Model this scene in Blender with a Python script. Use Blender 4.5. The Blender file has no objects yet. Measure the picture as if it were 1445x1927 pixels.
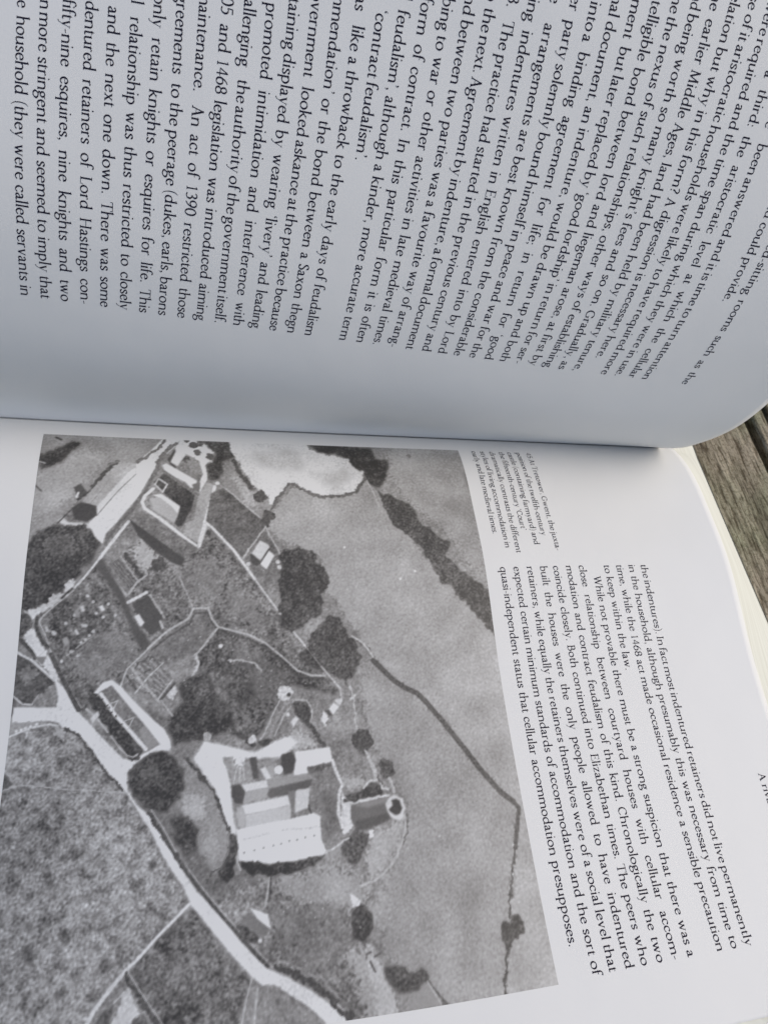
import bpy, math, random
import numpy as np

S = bpy.context.scene
C = S.collection
MM = 0.001
RNG = np.random.default_rng(7)

# ------------------------------------------------------------ camera, sky, sun
cam = bpy.data.cameras.new("camera")
cam.sensor_fit = 'HORIZONTAL'
cam.sensor_width = 36.0
cam.lens = 36.0 * 1265.985 / 1445.0
cam.clip_start = 0.004
cam.clip_end = 60.0
cam_ob = bpy.data.objects.new("camera", cam)
C.objects.link(cam_ob)
from mathutils import Matrix
cam_ob.matrix_world = Matrix(((0.98109, 0.0101, -0.19331, -36.782 * MM),
                              (-0.09309, 0.90018, -0.42546, -110.632 * MM),
                              (0.16971, 0.43541, 0.88409, 174.956 * MM),
                              (0, 0, 0, 1)))
S.camera = cam_ob
cam.dof.use_dof = True
cam.dof.focus_distance = 0.162
cam.dof.aperture_fstop = 46.0

SUN_EL, SUN_ROT = math.radians(48), math.radians(93)
w = bpy.data.worlds.new("World")
S.world = w
w.use_nodes = True
nt = w.node_tree
bg = nt.nodes["Background"]
sky = nt.nodes.new("ShaderNodeTexSky")
sky.sky_type = 'NISHITA'
sky.sun_disc = False
sky.sun_elevation = SUN_EL
sky.sun_rotation = SUN_ROT
sky.air_density = 1.0
sky.dust_density = 3.2
sky.ozone_density = 1.0
nt.links.new(sky.outputs[0], bg.inputs[0])
bg.inputs[1].default_value = 0.14
sun = bpy.data.lights.new("sun", 'SUN')
sun.energy = 0.95
sun.angle = math.radians(40)
sun.color = (1.0, 0.94, 0.81)
sun_ob = bpy.data.objects.new("sun", sun)
C.objects.link(sun_ob)
d = (math.sin(SUN_ROT) * math.cos(SUN_EL), math.cos(SUN_ROT) * math.cos(SUN_EL), math.sin(SUN_EL))
from mathutils import Vector
sun_ob.rotation_euler = Vector(d).to_track_quat('Z', 'Y').to_euler()
S.view_settings.view_transform = 'Standard'
S.view_settings.look = 'None'
S.view_settings.exposure = 0.19
S.view_settings.gamma = 1.0
S.view_settings.use_curve_mapping = False

# ------------------------------------------------------------ materials
def mat(name):
    m = bpy.data.materials.new(name)
    m.use_nodes = True
    return m, m.node_tree, m.node_tree.nodes["Principled BSDF"]

def N(t, kind, **kw):
    n = t.nodes.new(kind)
    for k, v in kw.items():
        setattr(n, k, v)
    return n

def paper_mat(name, col, rough=0.6, spec=0.15, bump=0.02, sheets=False):
    m, t, b = mat(name)
    tc = N(t, "ShaderNodeTexCoord")
    n1 = N(t, "ShaderNodeTexNoise"); n1.inputs["Scale"].default_value = 55; n1.inputs["Detail"].default_value = 3
    n2 = N(t, "ShaderNodeTexNoise"); n2.inputs["Scale"].default_value = 1400; n2.inputs["Detail"].default_value = 4
    t.links.new(tc.outputs["Object"], n1.inputs["Vector"]); t.links.new(tc.outputs["Object"], n2.inputs["Vector"])
    mx = N(t, "ShaderNodeMix", data_type='RGBA')
    mx.inputs[6].default_value = (col[0] * .975, col[1] * .972, col[2] * .965, 1)
    mx.inputs[7].default_value = (*col, 1)
    t.links.new(n1.outputs["Fac"], mx.inputs[0])
    t.links.new(mx.outputs[2], b.inputs["Base Color"])
    bp = N(t, "ShaderNodeBump"); bp.inputs["Strength"].default_value = bump * 4; bp.inputs["Distance"].default_value = 0.0002
    t.links.new(n2.outputs["Fac"], bp.inputs["Height"]); t.links.new(bp.outputs[0], b.inputs["Normal"])
    rp = N(t, "ShaderNodeTexNoise"); rp.inputs["Scale"].default_value = 38; rp.inputs["Detail"].default_value = 2
    t.links.new(tc.outputs["Object"], rp.inputs["Vector"])
    b2 = N(t, "ShaderNodeBump"); b2.inputs["Strength"].default_value = .35; b2.inputs["Distance"].default_value = 0.0012
    t.links.new(rp.outputs["Fac"], b2.inputs["Height"]); t.links.new(b2.outputs[0], bp.inputs["Normal"])
    if sheets:                                             # edges of the stacked leaves
        mp = N(t, "ShaderNodeMapping"); mp.inputs["Scale"].default_value = (10, 10, 900)
        sn = N(t, "ShaderNodeTexNoise"); sn.inputs["Scale"].default_value = 3; sn.inputs["Detail"].default_value = 5
        t.links.new(tc.outputs["Object"], mp.inputs["Vector"]); t.links.new(mp.outputs[0], sn.inputs["Vector"])
        cr = N(t, "ShaderNodeValToRGB")
        cr.color_ramp.elements[0].position = .36; cr.color_ramp.elements[0].color = (.72, .70, .64, 1)
        cr.color_ramp.elements[1].position = .58; cr.color_ramp.elements[1].color = (1, 1, 1, 1)
        ml = N(t, "ShaderNodeMix", data_type='RGBA', blend_type='MULTIPLY'); ml.inputs[0].default_value = .35
        t.links.new(sn.outputs["Fac"], cr.inputs[0]); t.links.new(mx.outputs[2], ml.inputs[6]); t.links.new(cr.outputs[0], ml.inputs[7])
        t.links.new(ml.outputs[2], b.inputs["Base Color"])
    b.inputs["Roughness"].default_value = rough
    b.inputs["Specular IOR Level"].default_value = spec
    return m

PAPER = (0.715, 0.712, 0.69)
M_paper = paper_mat("coated_paper", PAPER)
M_block = paper_mat("page_edges", (0.69, 0.69, 0.61), 0.8, 0.1, sheets=True)

M_ink, t, b = mat("printing_ink")
b.inputs["Base Color"].default_value = (0.012, 0.009, 0.022, 1)
b.inputs["Roughness"].default_value = 0.6
b.inputs["Specular IOR Level"].default_value = 0.12

M_print, t, b = mat("halftone_print")
at = N(t, "ShaderNodeAttribute", attribute_name="tone")
t.links.new(at.outputs["Color"], b.inputs["Base Color"])
b.inputs["Roughness"].default_value = 0.45
b.inputs["Specular IOR Level"].default_value = 0.4

M_cover, t, b = mat("book_cover")
b.inputs["Base Color"].default_value = (0.028, 0.024, 0.014, 1)
b.inputs["Roughness"].default_value = 0.5

def wood_mat(name, seed):
    m, t, b = mat(name)
    tc = N(t, "ShaderNodeTexCoord")
    mp = N(t, "ShaderNodeMapping")
    mp.inputs["Scale"].default_value = (1, .075, 1)
    mp.inputs["Location"].default_value = (seed * 1.37, seed * .61, seed * .3)
    t.links.new(tc.outputs["Object"], mp.inputs["Vector"])
    g1 = N(t, "ShaderNodeTexNoise"); g1.inputs["Scale"].default_value = 150; g1.inputs["Detail"].default_value = 7; g1.inputs["Roughness"].default_value = .62; g1.inputs["Distortion"].default_value = .6
    g2 = N(t, "ShaderNodeTexNoise"); g2.inputs["Scale"].default_value = 640; g2.inputs["Detail"].default_value = 5; g2.inputs["Roughness"].default_value = .6
    mp2 = N(t, "ShaderNodeMapping")
    mp2.inputs["Scale"].default_value = (1, .16, 1)
    mp2.inputs["Rotation"].default_value = (0, 0, .02)
    t.links.new(tc.outputs["Object"], mp2.inputs["Vector"])
    t.links.new(mp.outputs[0], g1.inputs["Vector"]); t.links.new(mp2.outputs[0], g2.inputs["Vector"])
    big = N(t, "ShaderNodeTexNoise"); big.inputs["Scale"].default_value = 45; big.inputs["Detail"].default_value = 4
    sp = N(t, "ShaderNodeTexNoise"); sp.inputs["Scale"].default_value = 1100; sp.inputs["Detail"].default_value = 4
    for g in (big, sp): t.links.new(tc.outputs["Object"], g.inputs["Vector"])
    r1 = N(t, "ShaderNodeValToRGB")
    e = r1.color_ramp.elements
    e[0].position = .30; e[0].color = (.15, .13, .095, 1)
    e[1].position = .72; e[1].color = (.40, .37, .285, 1)
    k = e.new(.45); k.color = (.27, .243, .18, 1)
    k = e.new(.56); k.color = (.335, .304, .23, 1)
    t.links.new(g1.outputs["Fac"], r1.inputs[0])
    r2 = N(t, "ShaderNodeValToRGB")
    r2.color_ramp.elements[0].position = .36; r2.color_ramp.elements[0].color = (.22, .185, .14, 1)
    r2.color_ramp.elements[1].position = .54; r2.color_ramp.elements[1].color = (1, 1, 1, 1)
    t.links.new(g2.outputs["Fac"], r2.inputs[0])
    m1 = N(t, "ShaderNodeMix", data_type='RGBA', blend_type='MULTIPLY'); m1.inputs[0].default_value = .9
    t.links.new(r1.outputs[0], m1.inputs[6]); t.links.new(r2.outputs[0], m1.inputs[7])
    r3 = N(t, "ShaderNodeValToRGB")
    r3.color_ramp.elements[0].position = .38; r3.color_ramp.elements[0].color = (.88, .95, .80, 1)
    r3.color_ramp.elements[1].position = .62; r3.color_ramp.elements[1].color = (1.05, .99, .95, 1)
    t.links.new(big.outputs["Fac"], r3.inputs[0])
    m2 = N(t, "ShaderNodeMix", data_type='RGBA', blend_type='MULTIPLY'); m2.inputs[0].default_value = .8
    t.links.new(m1.outputs[2], m2.inputs[6]); t.links.new(r3.outputs[0], m2.inputs[7])
    r4 = N(t, "ShaderNodeValToRGB")
    r4.color_ramp.elements[0].position = .36; r4.color_ramp.elements[0].color = (.45, .42, .36, 1)
    r4.color_ramp.elements[1].position = .5; r4.color_ramp.elements[1].color = (1, 1, 1, 1)
    t.links.new(sp.outputs["Fac"], r4.inputs[0])
    m3 = N(t, "ShaderNodeMix", data_type='RGBA', blend_type='MULTIPLY'); m3.inputs[0].default_value = .7
    t.links.new(m2.outputs[2], m3.inputs[6]); t.links.new(r4.outputs[0], m3.inputs[7])
    t.links.new(m3.outputs[2], b.inputs["Base Color"])
    b.inputs["Roughness"].default_value = .85
    b.inputs["Specular IOR Level"].default_value = .2
    ad = N(t, "ShaderNodeMath", operation='ADD')
    t.links.new(g1.outputs["Fac"], ad.inputs[0]); t.links.new(g2.outputs["Fac"], ad.inputs[1])
    bp = N(t, "ShaderNodeBump"); bp.inputs["Strength"].default_value = .9; bp.inputs["Distance"].default_value = .0012
    t.links.new(ad.outputs[0], bp.inputs["Height"]); t.links.new(bp.outputs[0], b.inputs["Normal"])
    return m

# ------------------------------------------------------------ object helpers
def mesh_obj(name, V, F, m, parent=None, smooth=False):
    me = bpy.data.meshes.new(name)
    me.from_pydata([tuple(v) for v in V], [], [tuple(f) for f in F])
    me.materials.append(m)
    if smooth:
        me.polygons.foreach_set("use_smooth", np.ones(len(me.polygons), bool))
    me.update()
    o = bpy.data.objects.new(name, me)
    C.objects.link(o)
    if parent: o.parent = parent
    return o

def thing(name, label, cat):
    o = bpy.data.objects.new(name, None)
    o.empty_display_size = .02
    C.objects.link(o)
    o["label"] = label
    o["category"] = cat
    return o

# ------------------------------------------------------------ the two curved leaves
# A leaf is a sheet bent along its width: s runs in mm from the gutter to the
# fore-edge, x runs in mm along the spine (towards the head of the page).
XS = np.arange(-114.0, 116.1, 1.0)
SG = np.linspace(0, 200, 401)
KL = np.array([0, 12, 26, 42, 62, 88, 120, 175.]); TL = np.array([1.7561, 2.0402, 1.8951, 1.495, 1.237, 1.0509, 0.919, 0.5942])
KR = np.array([0, 10, 22, 36, 55, 90, 130, 180.]); TR = np.array([0.4087, 0.1418, -0.0382, -0.0479, -0.1931, -0.1079, -0.0373, 0.1198])
TK = np.array([0, 15, 60, 180.])
L1 = [0.4021, 0.0535, 0.1385, 0.2448]; R1 = [0.0358, 0.0781, 0.1249, -0.1563]
L2 = [0.1398, -0.1035, 0.063, -0.5679]; R2 = [0.0166, -0.0417, -0.1342, 0.124]
GUT = [1.2774, -1.8251, -1.0787, 1.8954, 8.5749]
Q = np.array([[0.98803, -0.01734, 0.15325], [0.0, 0.99366, 0.11245], [-0.15423, -0.11111, 0.98177]])

def hermite(k, v, s):
    m = np.gradient(v, k); i = np.clip(np.searchsorted(k, s) - 1, 0, len(k) - 2)
    h = k[i + 1] - k[i]; u = np.clip((s - k[i]) / h, 0, 1.2)
    return (2*u**3-3*u**2+1)*v[i] + (u**3-2*u**2+u)*h*m[i] + (-2*u**3+3*u**2)*v[i+1] + (u**3-u**2)*h*m[i+1]

def leaf_table(side):
    k, v, a1, a2 = (KL, TL, L1, L2) if side == 'L' else (KR, TR, R1, R2)
    th = hermite(k, v, np.minimum(SG, 172)); t1 = np.interp(SG, TK, a1); t2 = np.interp(SG, TK, a2)
    X = np.clip(XS, -106, 112)[:, None] / 100.
    a = th[None] + t1[None] * X + t2[None] * X * X
    ds = SG[1]
    c, sn = np.cos(a), np.sin(a)
    z0 = np.zeros((len(XS), 1))
    y = np.concatenate([z0, np.cumsum((c[:, 1:] + c[:, :-1]) / 2 * ds, 1)], 1)
    z = np.concatenate([z0, np.cumsum((sn[:, 1:] + sn[:, :-1]) / 2 * ds, 1)], 1)
    if side == 'R': y = -y
    y = y + GUT[0] * X**2 + GUT[1] * X**3
    z = z + GUT[2] * X**2 + GUT[3] * X**3 + GUT[4] * X
    P = np.stack([np.broadcast_to(XS[:, None], y.shape), y, z], 2) @ Q.T
    du = np.gradient(P, axis=0); dv = np.gradient(P, axis=1)
    n = np.cross(du, dv)
    if side == 'R': n = -n
    n /= np.linalg.norm(n, axis=2, keepdims=True)
    return P, n

TAB = {sd: leaf_table(sd) for sd in 'LR'}

def on_leaf(side, x, s, off=0.0):
    """points in metres on a leaf, lifted off (mm) along its normal"""
    P, n = TAB[side]
    fx = np.clip((np.asarray(x, float) - XS[0]), 0, len(XS) - 1.001); fs = np.clip(np.asarray(s, float) / SG[1], 0, len(SG) - 1.001)
    i = fx.astype(int); j = fs.astype(int); u = (fx - i)[:, None]; v = (fs - j)[:, None]
    def bl(A): return (A[i, j]*(1-u)*(1-v) + A[i+1, j]*u*(1-v) + A[i, j+1]*(1-u)*v + A[i+1, j+1]*u*v)
    q = bl(P)
    if np.any(np.asarray(off) != 0): q = q + bl(n) * (np.asarray(off)[..., None] if np.ndim(off) else off)
    return q * MM

# ------------------------------------------------------------ an old-style roman drawn with a broad nib
# units: x-height 100, ascender 172, capitals 156, descender -58
NA, NB, NANG = 11.0, 5.3, math.radians(19)
U_ = np.array([math.cos(NANG), math.sin(NANG)]); V_ = np.array([-U_[1], U_[0]])

def catmull(p, closed=False, n=4):
    p = np.array(p, float)
    if len(p) == 2: return p
    P = np.vstack([p[-1], p, p[0], p[1]]) if closed else np.vstack([2*p[0]-p[1], p, 2*p[-1]-p[-2]])
    out = []
    for i in range(1, len(P) - 2):
        a, b, c, d_ = P[i-1], P[i], P[i+1], P[i+2]
        for k in range(n):
            t = k / n
            out.append(.5*((2*b) + (c-a)*t + (2*a-5*b+4*c-d_)*t*t + (3*b-a-3*c+d_)*t**3))
    out.append(P[len(P)-2])
    return np.array(out)

class Glyph:
    def __init__(g, adv): g.adv, g.V, g.F = adv, [], []
    def poly(g, *pts):
        b = len(g.V); g.V += [tuple(map(float, q)) for q in pts]; g.F.append(tuple(range(b, b + len(pts)))); return g
    def ribbon(g, p, half):
        t = np.gradient(p, axis=0); t /= np.linalg.norm(t, axis=1, keepdims=True) + 1e-9
        nrm = np.stack([-t[:, 1], t[:, 0]], 1)
        if half is None:
            nu, nv = nrm @ U_, nrm @ V_
            h = np.sqrt((NA*nu)**2 + (NB*nv)**2)
            off = ((NA**2*nu/h)[:, None]*U_ + (NB**2*nv/h)[:, None]*V_)
        else: off = nrm * np.interp(np.linspace(0, 1, len(p)), np.linspace(0, 1, len(half)), half)[:, None]
        b = len(g.V)
        for q, o in zip(p, off): g.V += [tuple(q + o), tuple(q - o)]
        for i in range(len(p) - 1): g.F.append((b+2*i, b+2*i+1, b+2*i+3, b+2*i+2))
        return g
    def c(g, *pts, closed=False, half=None, n=4): return g.ribbon(catmull(pts, closed, n), half)
    def l(g, a, b, h): return g.ribbon(np.array([a, b], float), [h + 2.6, h + 2.6])
    def foot(g, x, y=0, l=17, r=17, d=1):
        return g.poly((x-l, y), (x+r, y), (x+r, y+6*d), (x+9, y+12*d), (x-9, y+12*d), (x-l, y+6*d))
    def flag(g, x, y): return g.poly((x-24, y-16), (x+8.9, y+3), (x+8.9, y-28), (x-8.9, y-19))
    def stem(g, x, y0, y1, foot=True, flag=True):
        g.poly((x-10.4, y0), (x+10.4, y0), (x+10.4, y1), (x-10.4, y1 - (8 if flag else 0)))
        if foot: g.foot(x, y0)
        if flag: g.flag(x, y1)
        return g
    def dot(g, x, y, r):
        return g.poly(*[(x + r*math.cos(a), y + r*math.sin(a)) for a in np.arange(0, 6.28, .7)])
    def arch(g, x, w): return g.c((x+5, 74), (x+22, 91), (x+40, 96), (x+w-8, 88), (x+w, 66), (x+w, 40)).stem(x+w, 0, 46, True, False)
    def ell(g, x, y, rx, ry, n=14):
        return g.c(*[(x + rx*math.cos(a), y + ry*math.sin(a)) for a in np.linspace(0, 2*math.pi, n, endpoint=False)], closed=True, n=2)

G = {}
def new(ch, adv): G[ch] = Glyph(adv); return G[ch]
new('o', 112).ell(56, 50, 43, 47)
new('c', 92).c((80, 78), (70, 92), (52, 97), (28, 88), (13, 55), (22, 20), (46, 3), (68, 8), (84, 24)).dot(77, 80, 8)
new('e', 96).c((83, 58), (76, 86), (52, 97), (26, 86), (13, 52), (24, 18), (48, 3), (70, 9), (86, 25)).poly((16, 53), (88, 58), (88, 64), (16, 60))
new('a', 92).c((16, 78), (24, 92), (40, 97), (56, 88), (61, 66), (61, 20), (68, 5), (80, 6), (90, 14)).c((60, 58), (36, 50), (15, 36), (14, 16), (28, 4), (44, 8), (60, 24)).dot(19, 80, 8)
new('b', 112).stem(20, 8, 172, False).c((22, 74), (40, 92), (58, 97), (82, 84), (96, 52), (86, 20), (60, 3), (36, 4), (18, 14))
new('d', 116).c((88, 82), (66, 96), (44, 94), (22, 78), (13, 46), (24, 14), (46, 3), (68, 10), (88, 30)).stem(90, 0, 172, False).poly((90, 0), (114, 5), (114, 10), (92, 14))
new('f', 62).stem(24, 0, 110, True, False).c((24, 104), (25, 140), (38, 163), (56, 170), (72, 162)).poly((4, 92), (60, 92), (60, 99), (8, 99)).dot(69, 160, 8)
new('g', 98).ell(44, 66, 29, 29, 12).c((64, 88), (80, 95), (96, 95), half=[5, 4, 6]).c((30, 40), (18, 28), (24, 13), (50, 9), (74, 5), (90, -10), (84, -36), (58, -54), (28, -52), (10, -36), (14, -16), (34, 6))
new('h', 118).stem(20, 0, 172).arch(20, 74)
new('i', 44).stem(22, 0, 100).dot(22, 143, 10.5)
new('j', 42).stem(22, -10, 100, False).c((22, 0), (22, -24), (12, -46), (-6, -58)).dot(22, 143, 10.5)
new('k', 108).stem(20, 0, 172).l((26, 46), (80, 96), 3.2).l((42, 60), (94, 2), 7.5).foot(96, 0, 16, 16).poly((58, 94), (100, 94), (100, 99), (58, 99))
new('l', 44).stem(22, 0, 172)
new('m', 176).stem(20, 0, 100).arch(20, 68).arch(88, 68)
new('n', 118).stem(20, 0, 100).arch(20, 74)
new('p', 112).stem(20, -58, 100).c((22, 74), (40, 92), (58, 97), (82, 84), (96, 52), (86, 20), (60, 3), (36, 5), (20, 16))
new('q', 114).c((88, 80), (66, 96), (44, 94), (22, 78), (13, 46), (24, 14), (46, 3), (68, 10), (88, 30)).stem(92, -58, 98, True, False).poly((84, 90), (99.6, 102), (99.6, 88))
new('r', 78).stem(22, 0, 100).c((28, 72), (42, 90), (54, 97), (68, 92), half=[2.5, 4, 7, 8])
new('s', 76).c((64, 80), (54, 94), (38, 97), (20, 89), (15, 73), (28, 57), (48, 46), (63, 32), (61, 13), (44, 2), (26, 4), (12, 18)).poly((62, 74), (69, 74), (68, 97), (63, 92)).poly((8, 24), (15, 24), (13, 4), (9, 2))
new('t', 64).stem(26, 16, 108, False, False).c((26, 28), (28, 10), (42, 2), (62, 12)).poly((6, 92), (60, 92), (60, 99), (20, 100)).poly((10, 96), (33, 130), (33, 96))
new('u', 116).stem(20, 24, 100, False).c((20, 40), (22, 14), (38, 3), (58, 6), (88, 32)).stem(92, 0, 100, False).poly((90, 0), (114, 4), (114, 9), (94, 14))
new('v', 104).l((20, 96), (54, 2), 7.8).l((52, 2), (86, 96), 3.0).poly((4, 95), (40, 95), (40, 100), (4, 100)).poly((70, 95), (104, 95), (104, 100), (70, 100))
new('w', 154).l((20, 96), (50, 2), 7.6).l((49, 2), (76, 92), 3.0).l((72, 96), (104, 2), 7.6).l((102, 2), (134, 96), 3.0).poly((4, 95), (38, 95), (38, 100), (4, 100)).poly((58, 95), (92, 95), (92, 100), (58, 100)).poly((118, 95), (150, 95), (150, 100), (118, 100))
new('x', 104).l((22, 96), (84, 3), 7.8).l((82, 96), (20, 3), 3.0).poly((6, 95), (44, 95), (44, 100), (6, 100)).poly((64, 95), (98, 95), (98, 100), (64, 100)).foot(86, 0, 18, 16).foot(18, 0, 14, 16)
new('y', 102).l((20, 96), (54, 4), 7.8).c((86, 96), (54, 8), (38, -30), (26, -46), (10, -52), half=[3, 3, 3.5, 4, 7]).poly((4, 95), (40, 95), (40, 100), (4, 100)).poly((68, 95), (102, 95), (102, 100), (68, 100))
new('z', 92).poly((12, 92), (84, 92), (84, 100), (10, 100)).poly((8, 0), (84, 0), (84, 8), (8, 8)).l((74, 96), (18, 4), 6.5).poly((8, 78), (14, 78), (18, 100), (10, 100)).poly((80, 0), (86, 0), (88, 24), (83, 24))
def cs(g, x, y0=0, y1=156):
    g.poly((x-10, y0), (x+10, y0), (x+10, y1), (x-10, y1)); g.foot(x, y0, 20, 20); return g.foot(x, y1, 20, 20, -1)
new('A', 140).l((26, 2), (68, 158), 3.4).l((64, 158), (116, 2), 8.8).poly((40, 52), (100, 52), (100, 58), (40, 58)).foot(24, 0, 18, 18).foot(118, 0, 22, 20)
g = cs(new('B', 116), 28); g.c((30, 153), (66, 152), (84, 136), (82, 98), (62, 84), (34, 83)).c((60, 84), (92, 74), (100, 44), (86, 12), (58, 4), (30, 4))
new('C', 138).c((122, 122), (104, 146), (76, 152), (38, 136), (18, 92), (22, 44), (50, 10), (88, 4), (124, 28)).poly((118, 112), (125, 112), (124, 154), (118, 144))
g = cs(new('E', 112), 28); g.poly((30, 150), (94, 150), (94, 156), (30, 156)).poly((30, 78), (80, 78), (80, 84), (30, 84)).poly((30, 0), (104, 0), (104, 6), (30, 6)).poly((88, 124), (95, 124), (95, 156), (88, 154)).poly((96, 0), (104, 0), (110, 34), (104, 34)).poly((76, 64), (81, 64), (81, 98), (76, 98))
new('G', 150).c((124, 122), (104, 146), (76, 152), (38, 136), (18, 92), (22, 44), (50, 10), (88, 4), (122, 18)).poly((118, 112), (125, 112), (124, 154), (118, 144)).poly((115, 8), (132, 14), (132, 66), (115, 66)).poly((98, 63), (148, 63), (148, 69), (98, 69))
g = cs(cs(new('H', 152), 28), 124); g.poly((30, 77), (122, 77), (122, 84), (30, 84))
cs(new('I', 60), 30)
g = cs(new('L', 106), 28); g.poly((30, 0), (98, 0), (98, 6), (30, 6)).poly((90, 0), (98, 0), (106, 36), (100, 36))
g = new('M', 176); g.l((26, 4), (38, 156), 3.2).l((36, 156), (88, 4), 8.6).l((86, 4), (140, 156), 3.2); g.l((138, 156), (150, 4), 8.6).foot(26, 0, 16, 18).foot(150, 0, 20, 18).poly((14, 151), (40, 151), (40, 156), (14, 156)).poly((136, 151), (164, 151), (164, 156), (136, 156))
new('S', 90).c((74, 128), (62, 148), (44, 153), (22, 142), (16, 116), (32, 92), (56, 76), (74, 54), (74, 24), (54, 5), (32, 4), (12, 30)).poly((72, 120), (79, 120), (78, 154), (73, 146)).poly((8, 36), (15, 36), (13, 6), (9, 2))
g = new('T', 126); g.poly((54, 0), (72, 0), (72, 154), (54, 154)).foot(63, 0, 22, 22).poly((6, 149), (120, 149), (122, 157), (4, 157)).poly((4, 157), (12, 157), (8, 122), (0, 122)).poly((114, 157), (122, 157), (126, 122), (118, 122))
new('W', 196).l((22, 154), (62, 0), 8.4).l((61, 0), (100, 146), 3.4).l((92, 154), (136, 0), 8.4).l((134, 0), (176, 154), 3.4).poly((2, 151), (44, 151), (44, 156), (2, 156)).poly((74, 151), (114, 151), (114, 156), (74, 156)).poly((158, 151), (194, 151), (194, 156), (158, 156))
new('0', 104).ell(52, 76, 40, 75)
g = new('1', 92); g.poly((40, 0), (56, 0), (56, 152), (40, 142)).foot(48, 0, 22, 22).poly((22, 134), (56, 154), (56, 140), (24, 128))
new('3', 96).c((16, 128), (36, 150), (62, 146), (74, 122), (62, 96), (38, 84)).c((38, 84), (66, 78), (82, 50), (70, 16), (40, 3), (12, 14))
g = new('4', 104); g.poly((62, 0), (77, 0), (77, 152), (62, 140)).l((70, 150), (10, 46), 3.6).poly((6, 40), (98, 40), (98, 50), (6, 50))
new('5', 96).poly((26, 142), (84, 142), (88, 156), (26, 156)).l((28, 150), (22, 84), 3.4).c((22, 86), (52, 94), (78, 78), (82, 42), (62, 10), (36, 2), (10, 12))
new('6', 104).c((84, 154), (50, 130), (22, 88), (13, 50), (22, 16), (48, 3), (76, 14), (90, 48), (78, 84), (52, 92), (22, 74))
new('8', 104).ell(52, 112, 31, 38, 12).ell(52, 39, 38, 36, 12)
new('9', 104).c((20, 2), (54, 26), (82, 68), (91, 106), (82, 140), (56, 153), (28, 142), (14, 108), (26, 72), (52, 64), (82, 82))
new('.', 46).dot(23, 8, 11)
g = new(',', 46); g.dot(23, 9, 11).c((30, 10), (30, -10), (14, -28), half=[5, 4, 1.5])
g = new(';', 46); g.dot(23, 9, 11).c((30, 10), (30, -10), (14, -28), half=[5, 4, 1.5]).dot(23, 84, 11)
new(':', 46).dot(23, 9, 11).dot(23, 84, 11)
g = new('’', 46); g.dot(23, 150, 11).c((30, 150), (30, 132), (14, 114), half=[5, 4, 1.5])
g = new('‘', 46); g.dot(25, 124, 11).c((18, 124), (18, 142), (34, 160), half=[5, 4, 1.5])
new('(', 62).c((56, 172), (30, 136), (20, 66), (30, -8), (56, -46), half=[2, 5, 6.5, 5, 2])
new(')', 62).c((6, 172), (32, 136), (42, 66), (32, -8), (6, -46), half=[2, 5, 6.5, 5, 2])
new('-', 62).poly((8, 38), (54, 44), (54, 54), (8, 48))
g = new('?', 84); g.c((12, 132), (26, 150), (52, 150), (68, 126), (58, 96), (38, 72), (36, 46)).dot(36, 9, 11)
for g in G.values(): g.V = np.array(g.V)
TRACK = 3.0
def width(t): return sum(G[c].adv + TRACK for c in t if c != ' ')

class Ink:
    """collects printed glyphs of one text block and bends them onto a leaf"""
    def __init__(k, side): k.side, k.x, k.s, k.F, k.n = side, [], [], [], 0
    def put(k, ch, s, x, sx, sy):
        g = G[ch]; sg = -1 if k.side == 'L' else 1
        k.s.append(s + sg * g.V[:, 0] * sx); k.x.append(x + g.V[:, 1] * sy)
        k.F += [tuple(i + k.n for i in f) for f in g.F]; k.n += len(g.V)
    def run(k, text, s, x, unit, space, sx=None):
        sx = sx or unit; sg = -1 if k.side == 'L' else 1
        for ch in text:
            if ch == ' ': s += sg * space
            else: k.put(ch, s, x, sx, unit); s += sg * (G[ch].adv + TRACK) * sx
        return s
    def fit(k, text, s0, s1, x, unit, f):
        """set a justified line between s0 and s1: fixed letter width, the word spaces take up the slack"""
        L = abs(s1 - s0); nat = width(text) * unit; nsp = text.count(' ')
        if nsp <= 2 or f is None: f = (L - nsp * 44 * unit) / nat
        sp = (L - nat * f) / max(nsp, 1)
        k.run(text, s0, x, unit, sp, unit * f)
        return sp, f
    def build(k, name, parent):
        V = on_leaf(k.side, np.concatenate(k.x), np.concatenate(k.s), 0.045)
        return mesh_obj(name, V, k.F, M_ink, parent)

# ------------------------------------------------------------ the writing
UNIT = 0.01425          # mm per glyph unit: x-height 1.42 mm
LEAD = 4.1
XL0, XR0 = 71.121, 75.907
MARGIN_L = 146.8
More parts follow.
